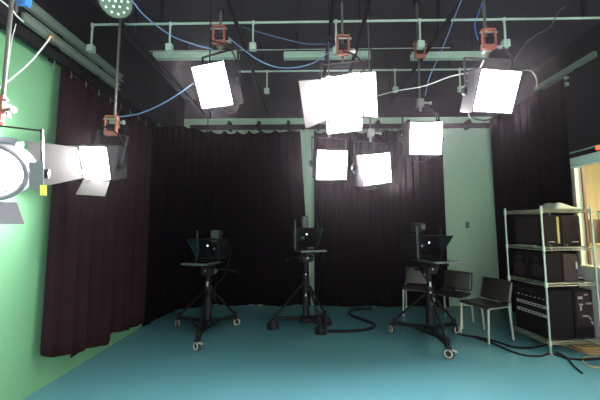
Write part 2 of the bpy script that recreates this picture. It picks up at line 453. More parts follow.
# long dark grid pipes running away from the camera
GX = []
for px, lab in ((120, 'dark grid pipe nearest the left wall'), (236, 'dark grid pipe second from the left wall'), (331, 'dark grid pipe left of the centre'),
                (364, 'dark grid pipe right of the centre'), (447, 'dark grid pipe nearest the right wall')):
    p = at_z(px, 22, ZG); GX.append(p.x)
    t = thing('grid_pipe', lab, 'pipe', (p.x, 1.2, ZG), group='overhead lighting grid pipes')
    obj('pipe', MB().tube([(0, 0, 0), (0, 4.3, 0)], .024, 10), mt_pipe, t, True)
    for k in (.3, 2.0, 3.9):
        obj('hanger_rod', MB().tube([(0, k, .0), (0, k, ZC-ZG-.001)], .008, 6).box((0, k, .03), (.06, .04, .03)), mt_pipe, t)

# ------------------------------------------------------------------ lamps
def lamp_matrix(c, yaw, pitch, roll):
    n = V((math.sin(yaw)*math.cos(pitch), -math.cos(yaw)*math.cos(pitch), -math.sin(pitch)))
    r0 = V((math.cos(yaw), math.sin(yaw), 0)); u0 = r0.cross(-n)
    r = r0*math.cos(roll) + u0*math.sin(roll); u = -r0*math.sin(roll) + u0*math.cos(roll)
    X = M.Identity(4)
    for i in range(3): X[i][0], X[i][1], X[i][2], X[i][3] = r[i], -n[i], u[i], c[i]
    return X

def hanging_pole(top, bottom, label, mtp=mt_pole, zb=None, r=.012, ztop=4.058):
    """vertical pole with its red sliding bracket, down to the lamp spigot"""
    t = thing('hanging_pole', label, 'pole', bottom, group='poles that carry the lamps')
    h = ztop - bottom.z
    obj('pole_tube', MB().tube([(0, 0, .02), (0, 0, h)], r, 10), mtp, t, True)
    obj('top_clamp', MB().box((0, 0, h-.03), (.06, .06, .055), bev=.005), mt_pipe, t)
    if zb is not None:
        z = zb - bottom.z
        b = MB()
        for s in (-1, 1): b.box((s*.050, -.045, z), (.018, .03, .18), bev=.004)
        b.box((0, -.045, z+.085), (.10, .03, .018), bev=.004); b.box((0, -.045, z-.075), (.10, .03, .045), bev=.004)
        br = obj('sliding_bracket', b, mt_red, t)
        obj('bracket_roller', MB().tube([(-.04, -.03, z-.01), (.04, -.03, z-.01)], .030, 10), mt_blk, br)
        obj('bracket_bolt', MB().tube([(-.075, -.045, z+.06), (.075, -.045, z+.06)], .008, 6), mt_steel, br)
    c = MB().box((0, 0, .03), (.07, .06, .09), bev=.006).tube([(.03, -.02, .03), (.09, -.03, .02)], .010, 8).lathe((.09, -.03, .02), (1, -.1, 0), [(0, .02), (.02, .02)], 8)
    obj('hook_clamp', c, mt_steel, t)
    return t

def beam(parent, w, h, power, y=-.003, spread=112):
    ld = bpy.data.lights.new('beam', 'AREA'); ld.shape = 'RECTANGLE'; ld.size = w; ld.size_y = h
    ld.energy = power; ld.spread = math.radians(spread); ld.color = (1, .965, .955)
    o = bpy.data.objects.new('beam', ld); COL.objects.link(o); o.parent = parent
    o.matrix_local = M.Translation((0, y, 0)) @ M.Rotation(-PI/2, 4, 'X')
    return o

def panel_lamp(c, yaw, pitch, roll, w, h, label, pole_label, doors=None, zred=None, cable=0, polemat=mt_pole, body=mt_body, loops=True, rod=.012, lean=0., grid=True):
    X = lamp_matrix(c, yaw, pitch, roll)
    t = thing('panel_lamp', label, 'studio lamp', mw=X, group='lit studio panel lamps')
    g = .014
    # housing: open-fronted tray so that light leaves through the diffuser only
    hb = MB()
    hb.box((0, .095, 0), (w+2*g, .15, h+2*g), bev=.008)
    for s in (-1, 1):
        hb.box((s*(w/2+g/2), .012, 0), (g, .04, h+2*g)); hb.box((0, .012, s*(h/2+g/2)), (w, .04, g))
    obj('housing', hb, body, t)
    obj('diffuser', MB().box((0, .008, 0), (w, .016, h)), mt_emit, t)
    beam(t, w*.96, h*.96, BEAM)
    fins = MB()
    for i in range(9): fins.box(((i-4)*w/9, .185, 0), (.008, .04, h*.8))
    fins.box((0, .195, -h*.12), (w*.45, .05, h*.42), bev=.006)
    obj('heat_sink', fins, mt_body, t)
    # the yoke hangs plumb from its pole while the head tilts inside it
    piv = X @ V((0, .10, 0)); YX = lamp_matrix(piv, yaw, 0, lean); YL = X.inverted() @ YX
    ww = w/2+g+.022; yt = h/2+.14; yk = MB(YL)
    for s in (-1, 1): yk.box((s*ww, 0, yt/2-.02), (.006, .026, yt+.04))
    yk.box((0, 0, yt), (2*ww+.006, .026, .006))
    obj('yoke', yk, body, t)
    for s in (-1, 1):
        obj('tilt_knob', MB(YL).lathe((s*(ww+.004), 0, 0), (s, 0, 0), [(0, .03), (.012, .032), (.03, .026)], 10), mt_blk, t)
    obj('spigot', MB(YL).tube([(0, 0, yt), (0, 0, yt+.07)], .014, 8), mt_steel, t)
    if loops:
        obj('power_cable', MB().tube([(-w*.2, .17, -h*.25), (-w*.22, .19, -h*.62), (w*.05, .16, -h*.74), (w*.34, .14, -h*.66), (w*.46, .16, -h*.2), (w*.62, .17, h*.2), (w*.5, .14, yt*.9), (.03, .09, yt+.05)], .007, 6, smooth=6), mt_blk, t, True)
        obj('safety_cable', MB().tube([(-w*.35, .13, h*.45), (-w*.52, .15, h*.3), (-w*.58, .16, 0), (-w*.4, .14, -h*.3)], .005, 6, smooth=6), mt_white, t, True)
    for d in (doors or []):
        side, length, ang, flare = d
        # hinge edge on the face plane, leaf swings forward by ang from lying in the face plane
        ca, sa = math.cos(ang), math.sin(ang)
        if side in 'LR':
            s = -1 if side == 'L' else 1
            a0, a1 = V((s*(w/2+g), -.012, -h/2)), V((s*(w/2+g), -.012, h/2))
            b0 = V((s*(w/2+g+length*ca), -.012-length*sa, -h/2-flare)); b1 = V((b0.x, b0.y, h/2+flare))
        else:
            s = 1 if side == 'T' else -1
            a0, a1 = V((-w/2, -.012, s*(h/2+g))), V((w/2, -.012, s*(h/2+g)))
            b0 = V((-w/2-flare, -.012-length*sa, s*(h/2+g+length*ca))); b1 = V((w/2+flare, b0.y, b0.z))
        dd = obj('barn_door', MB().slab([a0, a1, b1, b0], .004), mt_door, t)
        for k in (.2, .8):
            pm = a0.lerp(a1, k); ax = (a1-a0).normalized()*.022
            obj('hinge', MB().tube([pm-ax, pm+ax], .009, 8), mt_steel, dd)
    top = YX @ V((0, 0, yt+.07))
    zr = at_y(zred[0], zred[1], top.y).z if zred else None
    hanging_pole(None, top, pole_label, polemat, zr, rod, ZG-.025 if grid else ZC-.002)
    return t

panel_lamp((-1.898, 2.629, 2.065), -.23, .30, -.08, .294, .282, 'lit panel lamp with wide open barn doors in front of the left drape',
           'pole of the barn-door lamp in front of the left drape', [('L', .34, .85, .06), ('B', .15, .62, .015), ('T', .15, 1.55, .0)], zred=(117, 127), lean=-.25)
panel_lamp((-.841, 2.594, 2.761), -.391, .493, -.046, .34, .351, 'lit panel lamp without doors, upper left, turned left',
           'pole of the doorless upper left panel lamp', None, zred=(218.5, 38))
panel_lamp((.315, 2.506, 2.600), -.20, .52, .045, .318, .350, 'large lit panel lamp with four barn doors in the middle',
           'pole of the central four-door lamp', [('L', .21, .75, .02), ('R', .19, .95, .0), ('B', .15, 1.0, -.01), ('T', .12, 1.55, -.01)], zred=(340, 48))
panel_lamp((.27, 3.078, 2.13), .20, .30, .03, .31, .292, 'lit square panel lamp hanging lowest behind the four-door lamp',
           'thin pole of the square lamp behind the four-door lamp', None, rod=.008)
panel_lamp((.728, 3.073, 2.086), .344, .18, .168, .326, .30, 'small tilted lit panel lamp right of the lowest square lamp',
           'thin pole of the small tilted panel lamp', None, rod=.008, grid=False)
panel_lamp((1.261, 3.11, 2.418), .10, .2, .024, .34, .322, 'lit square panel lamp between the tilted lamp and the upper right lamp',
           'thin pole of the square lamp right of centre', None, zred=(424, 52), rod=.011, grid=False)
panel_lamp((1.598, 2.457, 2.621), .096, .399, -.018, .343, .323, 'lit panel lamp at upper right under a red clamp',
           'pole of the upper right panel lamp', None, zred=(489, 42))

# fresnel at the left edge
c = at_y(-3, 170, 1.82)
X = lamp_matrix(c, .52, .30, 0)
t = thing('fresnel_lamp', 'round lit spotlight with barn doors at the left edge', 'studio lamp', mw=X)
obj('housing', MB().lathe((0, 0, 0), (0, 1, 0), [(0, .14), (-.10, .155), (-.10, .175), (.02, .178), (.03, .165), (.16, .16), (.24, .13), (.27, .08), (.272, .0)], 28, caps=False).box((0, .12, .16), (.16, .14, .03)), mt_body_g, t, True)
obj('front_ring', MB().ring((0, -.10, 0), (0, 1, 0), .165, .014, 28), mt_body_g, t, True)
obj('fresnel_lens', MB().lathe((0, 0, 0), (0, -1, 0), [(0, .136), (.012, .132), (.03, .09), (.038, .0)], 28, caps=False).lathe((0, 0, 0), (0, 1, 0), [(0, .136), (.002, .0)], 28, caps=False), mt_emit_f, t, True)
obj('lens_bezel', MB().lathe((0, 0, 0), (0, -1, 0), [(-.004, .137), (-.004, .165), (-.008, .165), (-.008, .137), (-.004, .137)], 28, caps=False), mt_body, t)
yk = MB(); yt = .27
for s in (-1, 1): yk.box((s*.20, .10, .12), (.01, .045, .32))
yk.box((0, .10, yt), (.41, .045, .01)); obj('yoke', yk, mt_body, t)
for s in (-1, 1): obj('tilt_knob', MB().lathe((s*.205, .10, -.02), (s, 0, 0), [(0, .035), (.03, .03)], 10), mt_blk, t)
obj('spigot', MB().tube([(0, .10, yt), (0, .10, yt+.07)], .014, 8), mt_steel, t)
for (a, fl, Ln, an) in (('R', .02, .10, .6), ('B', .06, .15, .75), ('L', .05, .15, .8), ('T', .04, .13, 1.2)):
    ca, sa = math.cos(an), math.sin(an); h = .12
    d = {'R': V((1, 0, 0)), 'L': V((-1, 0, 0)), 'T': V((0, 0, 1)), 'B': V((0, 0, -1))}[a]
    e = V((0, 0, 1)) if a in 'RL' else V((1, 0, 0)); h = .08 if a == 'R' else .12
    o0 = d*.18 + V((0, -.105, 0)); o1 = o0 + d*Ln*ca + V((0, -Ln*sa, 0))
    dd = obj('barn_door', MB().slab([o0-e*h, o0+e*h, o1+e*(h+fl), o1-e*(h+fl)], .004), mt_body_g, t)
    if a == 'R':
        pm = o0.lerp(o1, .93)
        obj('yellow_tag', MB().slab([pm-e*.115-d*.012+V((0, -.004, 0)), pm-e*.115+d*.02+V((0, -.004, 0)), pm-e*.05+d*.02+V((0, -.004, 0)), pm-e*.05-d*.012+V((0, -.004, 0))], .003), mt_yel, dd)
top = X @ V((0, .10, yt+.07))
hanging_pole(None, top, 'pole of the round spotlight at the left edge', mt_pole, at_y(5, 112, top.y).z, ztop=ZG-.026)

# LED par can at the top left, hung on the grid
c = at_y(115.5, 1, 2.45)
X = lamp_matrix(c, .45, .55, 0)
t = thing('par_lamp', 'round unlit lamp, small lens dots given a faint glow, at the top left', 'studio lamp', mw=X)
obj('can', MB().lathe((0, 0, 0), (0, 1, 0), [(0, .128), (.0, .14), (.02, .142), (.16, .135), (.20, .09), (.202, 0)], 24, caps=False), mt_body, t, True)
obj('face_plate', MB().lathe((0, .004, 0), (0, -1, 0), [(0, .13), (.006, .13)], 24), mt_par, t)
for ring_n, rr in ((1, 0), (6, .048), (12, .098)):
    for k in range(ring_n):
        a = 2*PI*k/max(ring_n, 1)+.2
        obj('led_lens', MB().lathe((rr*math.cos(a), -.002, rr*math.sin(a)), (0, -1, 0), [(0, .011), (.008, .009), (.011, .003)], 10), mt_lens_dot, t, True)
yk = MB()
for s in (-1, 1): yk.box((s*.152, .07, .09), (.006, .03, .22))
yk.box((0, .07, .20), (.31, .03, .006)); obj('yoke', yk, mt_body, t)
obj('hook_clamp', MB().box((0, .07, .235), (.05, .05, .07)), mt_steel, t)
XI = X.inverted(); pw = X @ V((0, .07, .25))
obj('side_arm', MB(XI).tube([(GX[0]+.03, pw.y, ZG), (pw.x, pw.y, ZG), pw], .012, 8), mt_pipe, t)

# thin unused drop rods
for px, y, py1, lab in ((208, 3.0, 118, 'thin dark rod hanging left of the doorless lamp'), (372, 3.3, 100, 'thin dark rod hanging right of the four-door lamp')):
    b = at_y(px, py1, y)
    t = thing('drop_rod', lab, 'pole', (b.x, b.y, b.z))
    obj('rod_tube', MB().tube([(0, 0, 0), (0, 0, ZC-b.z-.002)], .0075, 8), mt_pipe, t)
    obj('end_grip', MB().box((0, 0, .03), (.05, .04, .07), bev=.006).tube([(0, 0, 0), (.0, 0, -.14)], .006, 6).box((.03, -.01, .10), (.03, .03, .05)), mt_track, t)

# ------------------------------------------------------------------ overhead cables
def cable(pts, r, mt, label, cat='cable', name='hanging_cable', group=None):
    P = [at_y(*p) for p in pts]
    o = obj(name, MB().tube(P, r, 6, smooth=8), mt, smooth=True)
    return tag(o, label, cat, group)
cable([(130, -2, 2.3), (146, 17, 2.45), (172, 36, 2.6), (196, 45, 2.62), (212, 49, 2.66)], .0055, mt_blue, 'blue cable sagging from the top left to the doorless lamp')
cable([(228, 37, 2.7), (244, 50, 2.75), (262, 62, 2.8), (282, 68, 2.85), (304, 66, 2.85), (322, 58, 2.8), (336, 44, 2.7)], .0055, mt_blue, 'blue cable looping from the doorless lamp to the central lamp')
cable([(236, 25, 3.4), (262, 33, 3.4), (288, 40, 3.4), (308, 44, 3.4), (332, 44, 3.4)], .0045, mt_blue, 'thin dull blue cable high behind the central lamp')
cable([(116, 117, 2.9), (138, 114, 2.9), (160, 105, 2.85), (180, 93, 2.8), (194, 83, 2.75)], .006, mt_blue, 'blue cable running from the left barn-door lamp up to the doorless lamp')
cable([(462, -2, 2.6), (452, 24, 2.7), (441, 52, 2.8), (430, 76, 2.9), (425, 96, 3.05)], .0035, mt_blue, 'blue cable dropping from the top to the square lamp right of centre')
cable([(374, 97, 3.0), (396, 91, 2.95), (424, 86, 2.9), (452, 76, 2.8), (476, 71, 2.7), (484, 60, 2.6)], .0045, mt_white, 'white cable rising from the central lamp to the upper right lamp')
cable([(-4, 91, 2.0), (12, 78, 2.05), (30, 62, 2.12), (44, 46, 2.2), (51, 36, 2.26)], .006, mt_white, 'white cable curving in front of the green wall at the left edge')
cable([(-2, -2, 1.9), (10, 8, 2.0), (18, 17, 2.05), (24, 22, 2.08)], .006, mt_white, 'short white cable in the top left corner')
cable([(2, 120, 1.98), (-2, 105, 1.98), (4, 85, 1.98), (9, 60, 2.0), (12, 40, 2.0), (16, 24, 2.04)], .003, mt_white, 'white cable tied along the pole of the round spotlight')
cable([(566, 7, 2.9), (560, 10, 2.9), (555, 18, 2.85), (550, 27, 2.8), (538, 34, 2.75), (527, 42, 2.7), (518, 55, 2.65), (513, 62, 2.6)], .006, mt_pole, 'grey cable snaking down to the upper right lamp')
cable([(522, 70, 2.6), (531, 71, 2.6), (536, 78, 2.6), (537, 88, 2.6)], .006, mt_pole, 'pale cable loop beside the upper right lamp')
cable([(478, 40, 2.6), (475, 25, 2.7), (479, 12, 2.8), (484, -3, 2.9)], .005, mt_bluec, 'dark blue cable along the pole of the upper right lamp')
p = at_y(22, 0, 2.05)
t = thing('blue_clamp', 'bright blue clamp on the wall rail in the top left corner', 'clamp', p)
obj('jaw', MB().box((0, 0, 0), (.10, .07, .06), bev=.012).box((.045, -.01, -.03), (.03, .05, .05), bev=.008), mt_bluec, t)
obj('screw', MB().tube([(-.02, -.02, -.03), (-.015, -.02, -.11)], .01, 8), mt_steel, t)
p = at_y(50.5, 37, 2.27)
t = thing('cable_clip', 'orange brown clip holding the white cable on the left rail', 'clip', p)
obj('clip_body', MB().box((0, 0, 0), (.035, .03, .03), bev=.006), mt_org, t)
obj('clip_lever', MB().box((-.02, 0, -.025), (.012, .02, .03)), mt_red, t)

# ------------------------------------------------------------------ studio cameras on dollies
def studio_camera(wheels, center, yaw, trayz, label, kind, top, flap=1):
    cx, cy = center
    t = thing('studio_camera', label, 'camera', (cx, cy, 0), group='teleprompter cameras')
    Wd = [V((x-cx, y-cy, 0)) for x, y in wheels]
    colr = .038 if kind == 'heavy' else .032
    headz = trayz-.19
    col = MB().lathe((0, 0, 0), (0, 0, 1), [(.12, .0), (.12, .11), (.18, .11), (.20, colr*1.5), (.42, colr*1.5), (.44, colr*1.15), (headz*.8, colr*1.15), (headz*.8+.01, colr*.85), (headz, colr*.85), (headz, 0)], 18, caps=False)
    cc = obj('column', col, mt_cam_m, t, True)
    obj('column_collar', MB().lathe((0, 0, headz*.8-.05), (0, 0, 1), [(0, colr*1.5), (.06, colr*1.5)], 16), mt_cam, cc)
    obj('chrome_sleeve', MB().box((.0, -colr*1.05, headz*.80), (.026, .018, .15 if kind == 'heavy' else .07), bev=.004), mt_steel, cc)
    obj('lock_knob', MB().tube([(0, -colr*1.1, .50), (0, -colr*1.1-.05, .50)], .016, 8), mt_steel, cc)
    obj('clamp_lever', MB().tube([(colr, 0, .58), (colr+.06, -.02, .55), (colr+.075, -.02, .45)], .011, 6), mt_cam, cc)
    for i, wv in enumerate(Wd):
        d = wv.normalized(); e = wv*.93
        obj('dolly_arm', MB().bar((d.x*.08, d.y*.08, .155), (e.x, e.y, .15), .05, .045, bev=.006), mt_cam_m, t)
        obj('tripod_leg', MB().tube([(d.x*colr*1.2, d.y*colr*1.2, .60 if kind == 'heavy' else .66), (e.x, e.y, .18)], .016, 8).lathe((e.x, e.y, .165), (0, 0, 1), [(0, .035), (.05, .03)], 10), mt_cam_m, t, True)
        w2 = Wd[(i+1) % 3]
        obj('spreader_bar', MB().tube([wv*.62+V((0, 0, .15)), w2*.62+V((0, 0, .15))], .011, 6), mt_cam_m, t)
        fk = MB().lathe((wv.x*.95, wv.y*.95, .12), (0, 0, 1), [(0, .028), (.05, .028)], 10)
        sd = V((-d.y, d.x, 0))
        a = .6*(i+1)
        ax = V((math.cos(a), math.sin(a)*.5, 0)).normalized()
        if kind == 'heavy':
            for s in (-1, 1): fk.bar(wv*.97+ax*(s*.027)+V((0, 0, .13)), wv*1.0+ax*(s*.027)+V((0, 0, .05)), .006, .035)
            fk.box(wv*.97+V((0, 0, .125)), (.065, .065, .02), bev=.004)
            f = obj('caster', fk, mt_cam_m, t)
            wl = obj('wheel', MB().lathe(wv+ax*-.018+V((0, 0, .062)), ax, [(0, .030), (0, .056), (.006, .0615), (.030, .0615), (.036, .056), (.036, .030)], 20), mt_tyre, f, True)
            rm = MB()
            for s in (-1, 1): rm.ring(wv+ax*(s*.021)+V((0, 0, .062)), ax, .040, .0085, 20, 6)
            obj('wheel_rim', rm, mt_wheel, f, True)
            if i == 1:
                obj('brake_pedal', MB().box(wv+V((.05, -.03, .10)), (.06, .04, .012), M.Rotation(.3, 3, 'Y'), bev=.003), mt_wheel, f)
        else:
            g = MB()
            # skirted cable guard over the caster
            g.lathe(wv+V((0, 0, .012)), (0, 0, 1), [(0, .088), (.03, .092), (.075, .082), (.10, .05), (.12, .045)], 14)
            f = obj('caster', fk, mt_cam_m, t); obj('cable_guard', g, mt_cam, f, True)
            obj('wheel', MB().lathe(wv+V((-.018, 0, .042)), (1, 0, 0), [(0, .041), (.036, .041)], 14), mt_tyre, f, True)
    R = M.Rotation(yaw, 4, 'Z')
    H = lambda: MB(R)
    ph = H().box((0, 0, headz+.05), (.15, .17, .09), bev=.012).lathe((-.10, 0, headz+.06), (1, 0, 0), [(0, .055), (.20, .055)], 16).box((0, 0, headz+.13), (.11, .24, .06), bev=.006)
    hd = obj('pan_head', ph, mt_cam_m, t)
    obj('drag_knob', H().lathe((.10, 0, headz+.06), (1, 0, 0), [(0, .03), (.03, .026)], 10), mt_cam_l, hd)
    obj('level_disc', H().lathe((.0, -.088, headz+.07), (0, -1, 0), [(0, .016), (.008, .014)], 10), mt_steel, hd)
    for s in (-1, 1):
        if s == -1 and kind == 'heavy': continue
        pb = obj('pan_bar', H().tube([(s*.10, .04, headz+.06), (s*.14, .12, headz+.07), (s*.17, .52, headz-.02)], .011, 8), mt_cam_m, t, True)
        obj('pan_bar_grip', H().tube([(s*.162, .42, headz+.005), (s*.173, .55, headz-.03)], .019, 8), mt_blk, pb)
    # prompter: flat monitor tray, slanted glass with side flaps, shroud behind, camera behind that
    z0 = trayz; bw, bh = .33, .29
    tr = obj('prompter_tray', H().box((0, -.20, z0), (.37, .36, .022), bev=.004).box((0, -.381, z0+.002), (.37, .006, .026)), mt_cam_l, t)
    obj('monitor_screen', H().box((0, -.20, z0+.013), (.31, .29, .004)), mt_lens, tr)
    obj('tray_rail', H().box((-.07, -.02, z0-.035), (.022, .56, .03)).box((.07, -.02, z0-.035), (.022, .56, .03)), mt_cam_m, tr)
    zb, zt = z0+.03, z0+.03+bh
    sh = H()
    for s in (-1, 1): sh.box((s*(bw/2-.004), .10, (zb+zt)/2), (.008, .24, bh))
    sh.box((0, .10, zt-.004), (bw-.016, .24, .008)); sh.box((0, .10, zb+.004), (bw-.016, .24, .008))
    sh.box((0, .216, (zb+zt)/2+.10), (bw-.016, .008, .08)).box((0, .216, (zb+zt)/2-.11), (bw-.016, .008, .06))
    for s in (-1, 1): sh.box((s*.11, .216, (zb+zt)/2), (.09, .008, .16))
    shr = obj('prompter_shroud', sh, mt_cam, t)
    fr = H()
    for s in (-1, 1): fr.box((s*(bw/2-.012), -.03, (zb+zt)/2), (.024, .02, bh))
    fr.box((0, -.03, zt-.01), (bw-.05, .02, .02)).box((0, -.03, zb+.01), (bw-.05, .02, .02))
    obj('shroud_frame', fr, mt_cam_m, shr)
    gl = obj('prompter_glass', H().slab([(-bw/2+.004, -.045, zb), (bw/2-.004, -.045, zb), (bw/2-.004, -.285, zt), (-bw/2+.004, -.285, zt)], .004), mt_glass, t)
    for s in (flap,):
        f_ = obj('side_flap', H().slab([(s*(bw/2+.003), -.03, zb), (s*(bw/2+.003), -.29, zt), (s*(bw/2+.003), -.03, zt)], .004), mt_teal, t)
        obj('flap_lining', H().slab([(s*(bw/2-.001), -.032, zb+.006), (s*(bw/2-.001), -.286, zt-.001), (s*(bw/2-.001), -.032, zt-.001)], .003), mt_lining, f_)
    obj('top_flap', H().slab([(-bw/2, -.03, zt), (bw/2, -.03, zt), (bw/2, -.29, zt), (-bw/2, -.29, zt)], .005), mt_blk, t)
    for s in (-1, 1):
        obj('support_rod', H().box((s*(bw/2+.012), -.035, z0+.02+(bh+.13)/2), (.018, .022, bh+.13), bev=.003), mt_cam_l if s == -1 else mt_cam_m, t)
    cz = (zb+zt)/2-.01
    cb = obj('camera_body', H().box((0, .40, cz), (.15, .34, .19), bev=.012).box((0, .34, cz+.125), (.035, .26, .03), bev=.008).box((0, .27, cz+.105), (.03, .03, .03)).box((0, .50, cz+.105), (.03, .03, .03)), mt_cam, t)
    ln = obj('lens', H().lathe((0, .24, cz), (0, -1, 0), [(0, .055), (.08, .055), (.085, .06), (.14, .062), (.145, .05), (.147, 0)], 18, caps=False), mt_cam_m, cb, True)
    obj('front_element', H().lathe((0, .10, cz), (0, -1, 0), [(0, .045), (.008, .035), (.012, .0)], 16, caps=False), mt_lens, ln, True)
    obj('lens_glint', H().lathe((-.005 if kind == 'heavy' else 0, -.042, cz+.06), (0, -1, 0), [(0, .010), (.006, .007)], 10), mt_glint, cb)
    # what rides on top
    vx, vw, vh, vz, vm = top
    vf = obj('viewfinder', H().box((vx, .02, vz), (vw, .10, vh), bev=.008), vm, t)
    obj('viewfinder_bracket', H().box((vx, .04, (zt+vz-vh/2)/2), (.02, .03, vz-vh/2-zt+.01)), mt_cam_m, vf)
    obj('viewfinder_plate', H().box((vx+vw*.22, -.034, vz+vh*.02), (vw*.32, .010, vh*.5), bev=.002), mt_cam_l, vf)
    obj('hanging_cable', H().tube([(.10, .42, cz), (.13, .40, cz-.08), (.11, .30, headz-.02), (.07, .10, headz-.16), (.05, .02, headz-.34)], .009, 6, smooth=6), mt_blk, t, True)
    return t
g = lambda px, py: (at_z(px, py, 0).x, at_z(px, py, 0).y)
def ctr(w): return (sum(p[0] for p in w)/3, sum(p[1] for p in w)/3)
W = [g(177.5, 327), g(197, 351), g(236.5, 326)]; C1 = ctr(W)
C1 = (C1[0]+.04, C1[1])
studio_camera(W, C1, -.22, at_y(200, 264, C1[1]-.3).z, 'black teleprompter camera on three grey-rimmed casters, farthest left',
              'heavy', (.10, .13, .16, at_y(217, 236, C1[1]).z, mt_cam_l), -1)
W = [g(273, 329), g(321, 334), (.30, 4.72)]; C2 = ((W[0][0]+W[1][0]+W[2][0])/3-.01, ctr(W)[1])
studio_camera(W, C2, .30, at_y(307, 251, C2[1]-.3).z, 'black teleprompter camera on a slim tripod with skirted casters, in the middle',
              'slim', (-.01, .09, .18, at_y(306, 222, C2[1]).z, mt_cam_l))
W = [g(392, 333), g(449, 359), g(456, 334)]; C3 = ctr(W)
studio_camera(W, C3, .24, at_y(440, 262, C3[1]-.3).z, 'black teleprompter camera on grey-rimmed casters in front of the chairs',
              'heavy', (-.12, .17, .12, at_y(421, 227, C3[1]).z, mt_cam))

# ------------------------------------------------------------------ chairs
def chair(loc, rz, label, wd=.44, dp=.40):
    t = thing('stacking_chair', label, 'chair', (loc[0], loc[1], 0), rz, 'dark chairs along the back right corner')
    sz, bt = .46, .765
    def seat(u, v):
        x = (u-.5)*wd; y = -dp/2 + v*dp
        return V((x, y, sz - .012*math.sin(PI*v)*math.cos((u-.5)*2.2) - (.02*(1-v/.15)**2 if v < .15 else 0)))
    s = obj('seat', MB().grid(seat, 12, 12), mt_ply, t, True)
    m_ = s.modifiers.new('thickness', 'SOLIDIFY'); m_.thickness = .014; m_.offset = -1
    def back(u, v):
        x = (u-.5)*wd; y = dp/2 - .01 + .075*v - .03*math.cos((u-.5)*2.6) + .03
        return V((x, y, sz+.015 + (bt-sz-.015)*v - .012*(2*u-1)**4*v))
    b = obj('backrest', MB().grid(back, 12, 10), mt_ply, t, True)
    m_ = b.modifiers.new('thickness', 'SOLIDIFY'); m_.thickness = .013; m_.offset = 1
    for sx in (-1, 1):
        x = sx*(wd/2-.015)
        obj('leg', MB().tube([(x, -dp/2+.03, sz-.03), (x*1.03, -dp/2+.0, .004)], .014, 10, r1=.012), mt_leg, t, True)
        obj('leg', MB().tube([(x, dp/2+.010, sz+.012), (x, dp/2+.005, sz-.03), (x*1.03, dp/2+.05, .004)], .014, 10), mt_leg, t, True)
        obj('side_rail', MB().tube([(x, -dp/2+.03, sz-.03), (x, dp/2+.0, sz-.03)], .011, 8), mt_leg, t, True)
    obj('front_rail', MB().tube([(-wd/2+.02, -dp/2+.035, sz-.032), (wd/2-.02, -dp/2+.035, sz-.032)], .010, 8), mt_leg, t, True)
    obj('rear_rail', MB().tube([(-wd/2+.02, dp/2, sz-.032), (wd/2-.02, dp/2, sz-.032)], .010, 8), mt_leg, t, True)
    return t
ch = chair((2.43, 4.27), math.radians(-69), 'dark chair with pale metal legs beside the wire shelving')
dup(ch, 'dark chair with pale legs, middle one of the three, under the green panel', (2.29, 4.88, 0), math.radians(-47))
dup(ch, 'dark chair half hidden behind the right-hand camera', (1.90, 5.29, 0), math.radians(-24))
t = thing('coiled_cable', 'small loop of black cable lying on the seat of the middle chair', 'cable', (2.22, 4.82, .462), .3)
for k in range(3):
    obj('coil_loop', MB().tube([((.085+.008*k)*math.cos(a), (.06+.006*k)*math.sin(a), .012+.016*k+.022*(1+math.sin(a+k))) for a in [i*2*PI/14 for i in range(15)]], .009, 6, smooth=3), mt_blk, t, True)

# ------------------------------------------------------------------ wire shelving with equipment
A = at_z(513, 337, 0); B = at_z(551, 355, 0); Cc = at_z(598, 350, 0)
rw = .69; ux = V((math.cos(math.radians(8)), math.sin(math.radians(8)), 0)); uy = V((-ux.y, ux.x, 0)); rd = .55
rz = math.atan2(ux.y, ux.x)
ztop = at_y(541, 207, B.y).z; zs = [ztop-.02, at_y(546, 247, B.y).z, at_y(549, 283, B.y).z, .155]
rack = thing('wire_shelving', 'chrome wire shelving unit on posts, packed with black equipment', 'shelf', (B.x, B.y, 0), rz)
for i, (x, y) in enumerate(((0, 0), (rw, 0), (0, rd), (rw, rd))):
    p = obj('post', MB().tube([(x, y, .03), (x, y, ztop+.015)], .0115, 12), mt_wire, rack, True)
    obj('levelling_foot', MB().lathe((x, y, 0), (0, 0, 1), [(0, .022), (.02, .022), (.03, .014)], 10), mt_steel, p)
for z in zs:
    s = MB(); r = .0042
    for zz in (z-.012, z-.040):
        for a, b in (((0, 0), (rw, 0)), ((0, rd), (rw, rd)), ((0, 0), (0, rd)), ((rw, 0), (rw, rd))):
            s.tube([(a[0], a[1], zz), (b[0], b[1], zz)], r*1.25, 6)
    n = 22
    for i in range(1, n): s.tube([(rw*i/n, 0, z-.004), (rw*i/n, rd, z-.004)], r*.7, 4)
    for k in (.33, .66): s.tube([(0, rd*k, z-.012), (rw, rd*k, z-.012)], r, 4)
    # zigzag truss on the long edges and the ends
    for y in (0, rd):
        s.tube([(rw*i/24, y, z-.012 if i % 2 else z-.040) for i in range(25)], r*.8, 4)
    for x in (0, rw):
        s.tube([(x, rd*i/20, z-.012 if i % 2 else z-.040) for i in range(21)], r*.8, 4)
    sh = obj('wire_shelf', s, mt_shelf, rack)
    for (x, y) in ((0, 0), (rw, 0), (0, rd), (rw, rd)):
        obj('corner_collar', MB().lathe((x, y, z-.055), (0, 0, 1), [(0, .020), (.06, .017)], 10), mt_wire, sh)

def on_rack(name, label, cat, u, v, z, rot=0., group=None):
    p = rack.location + ux*u + uy*v
    return thing(name, label, cat, (p.x, p.y, z), rz+rot, group)
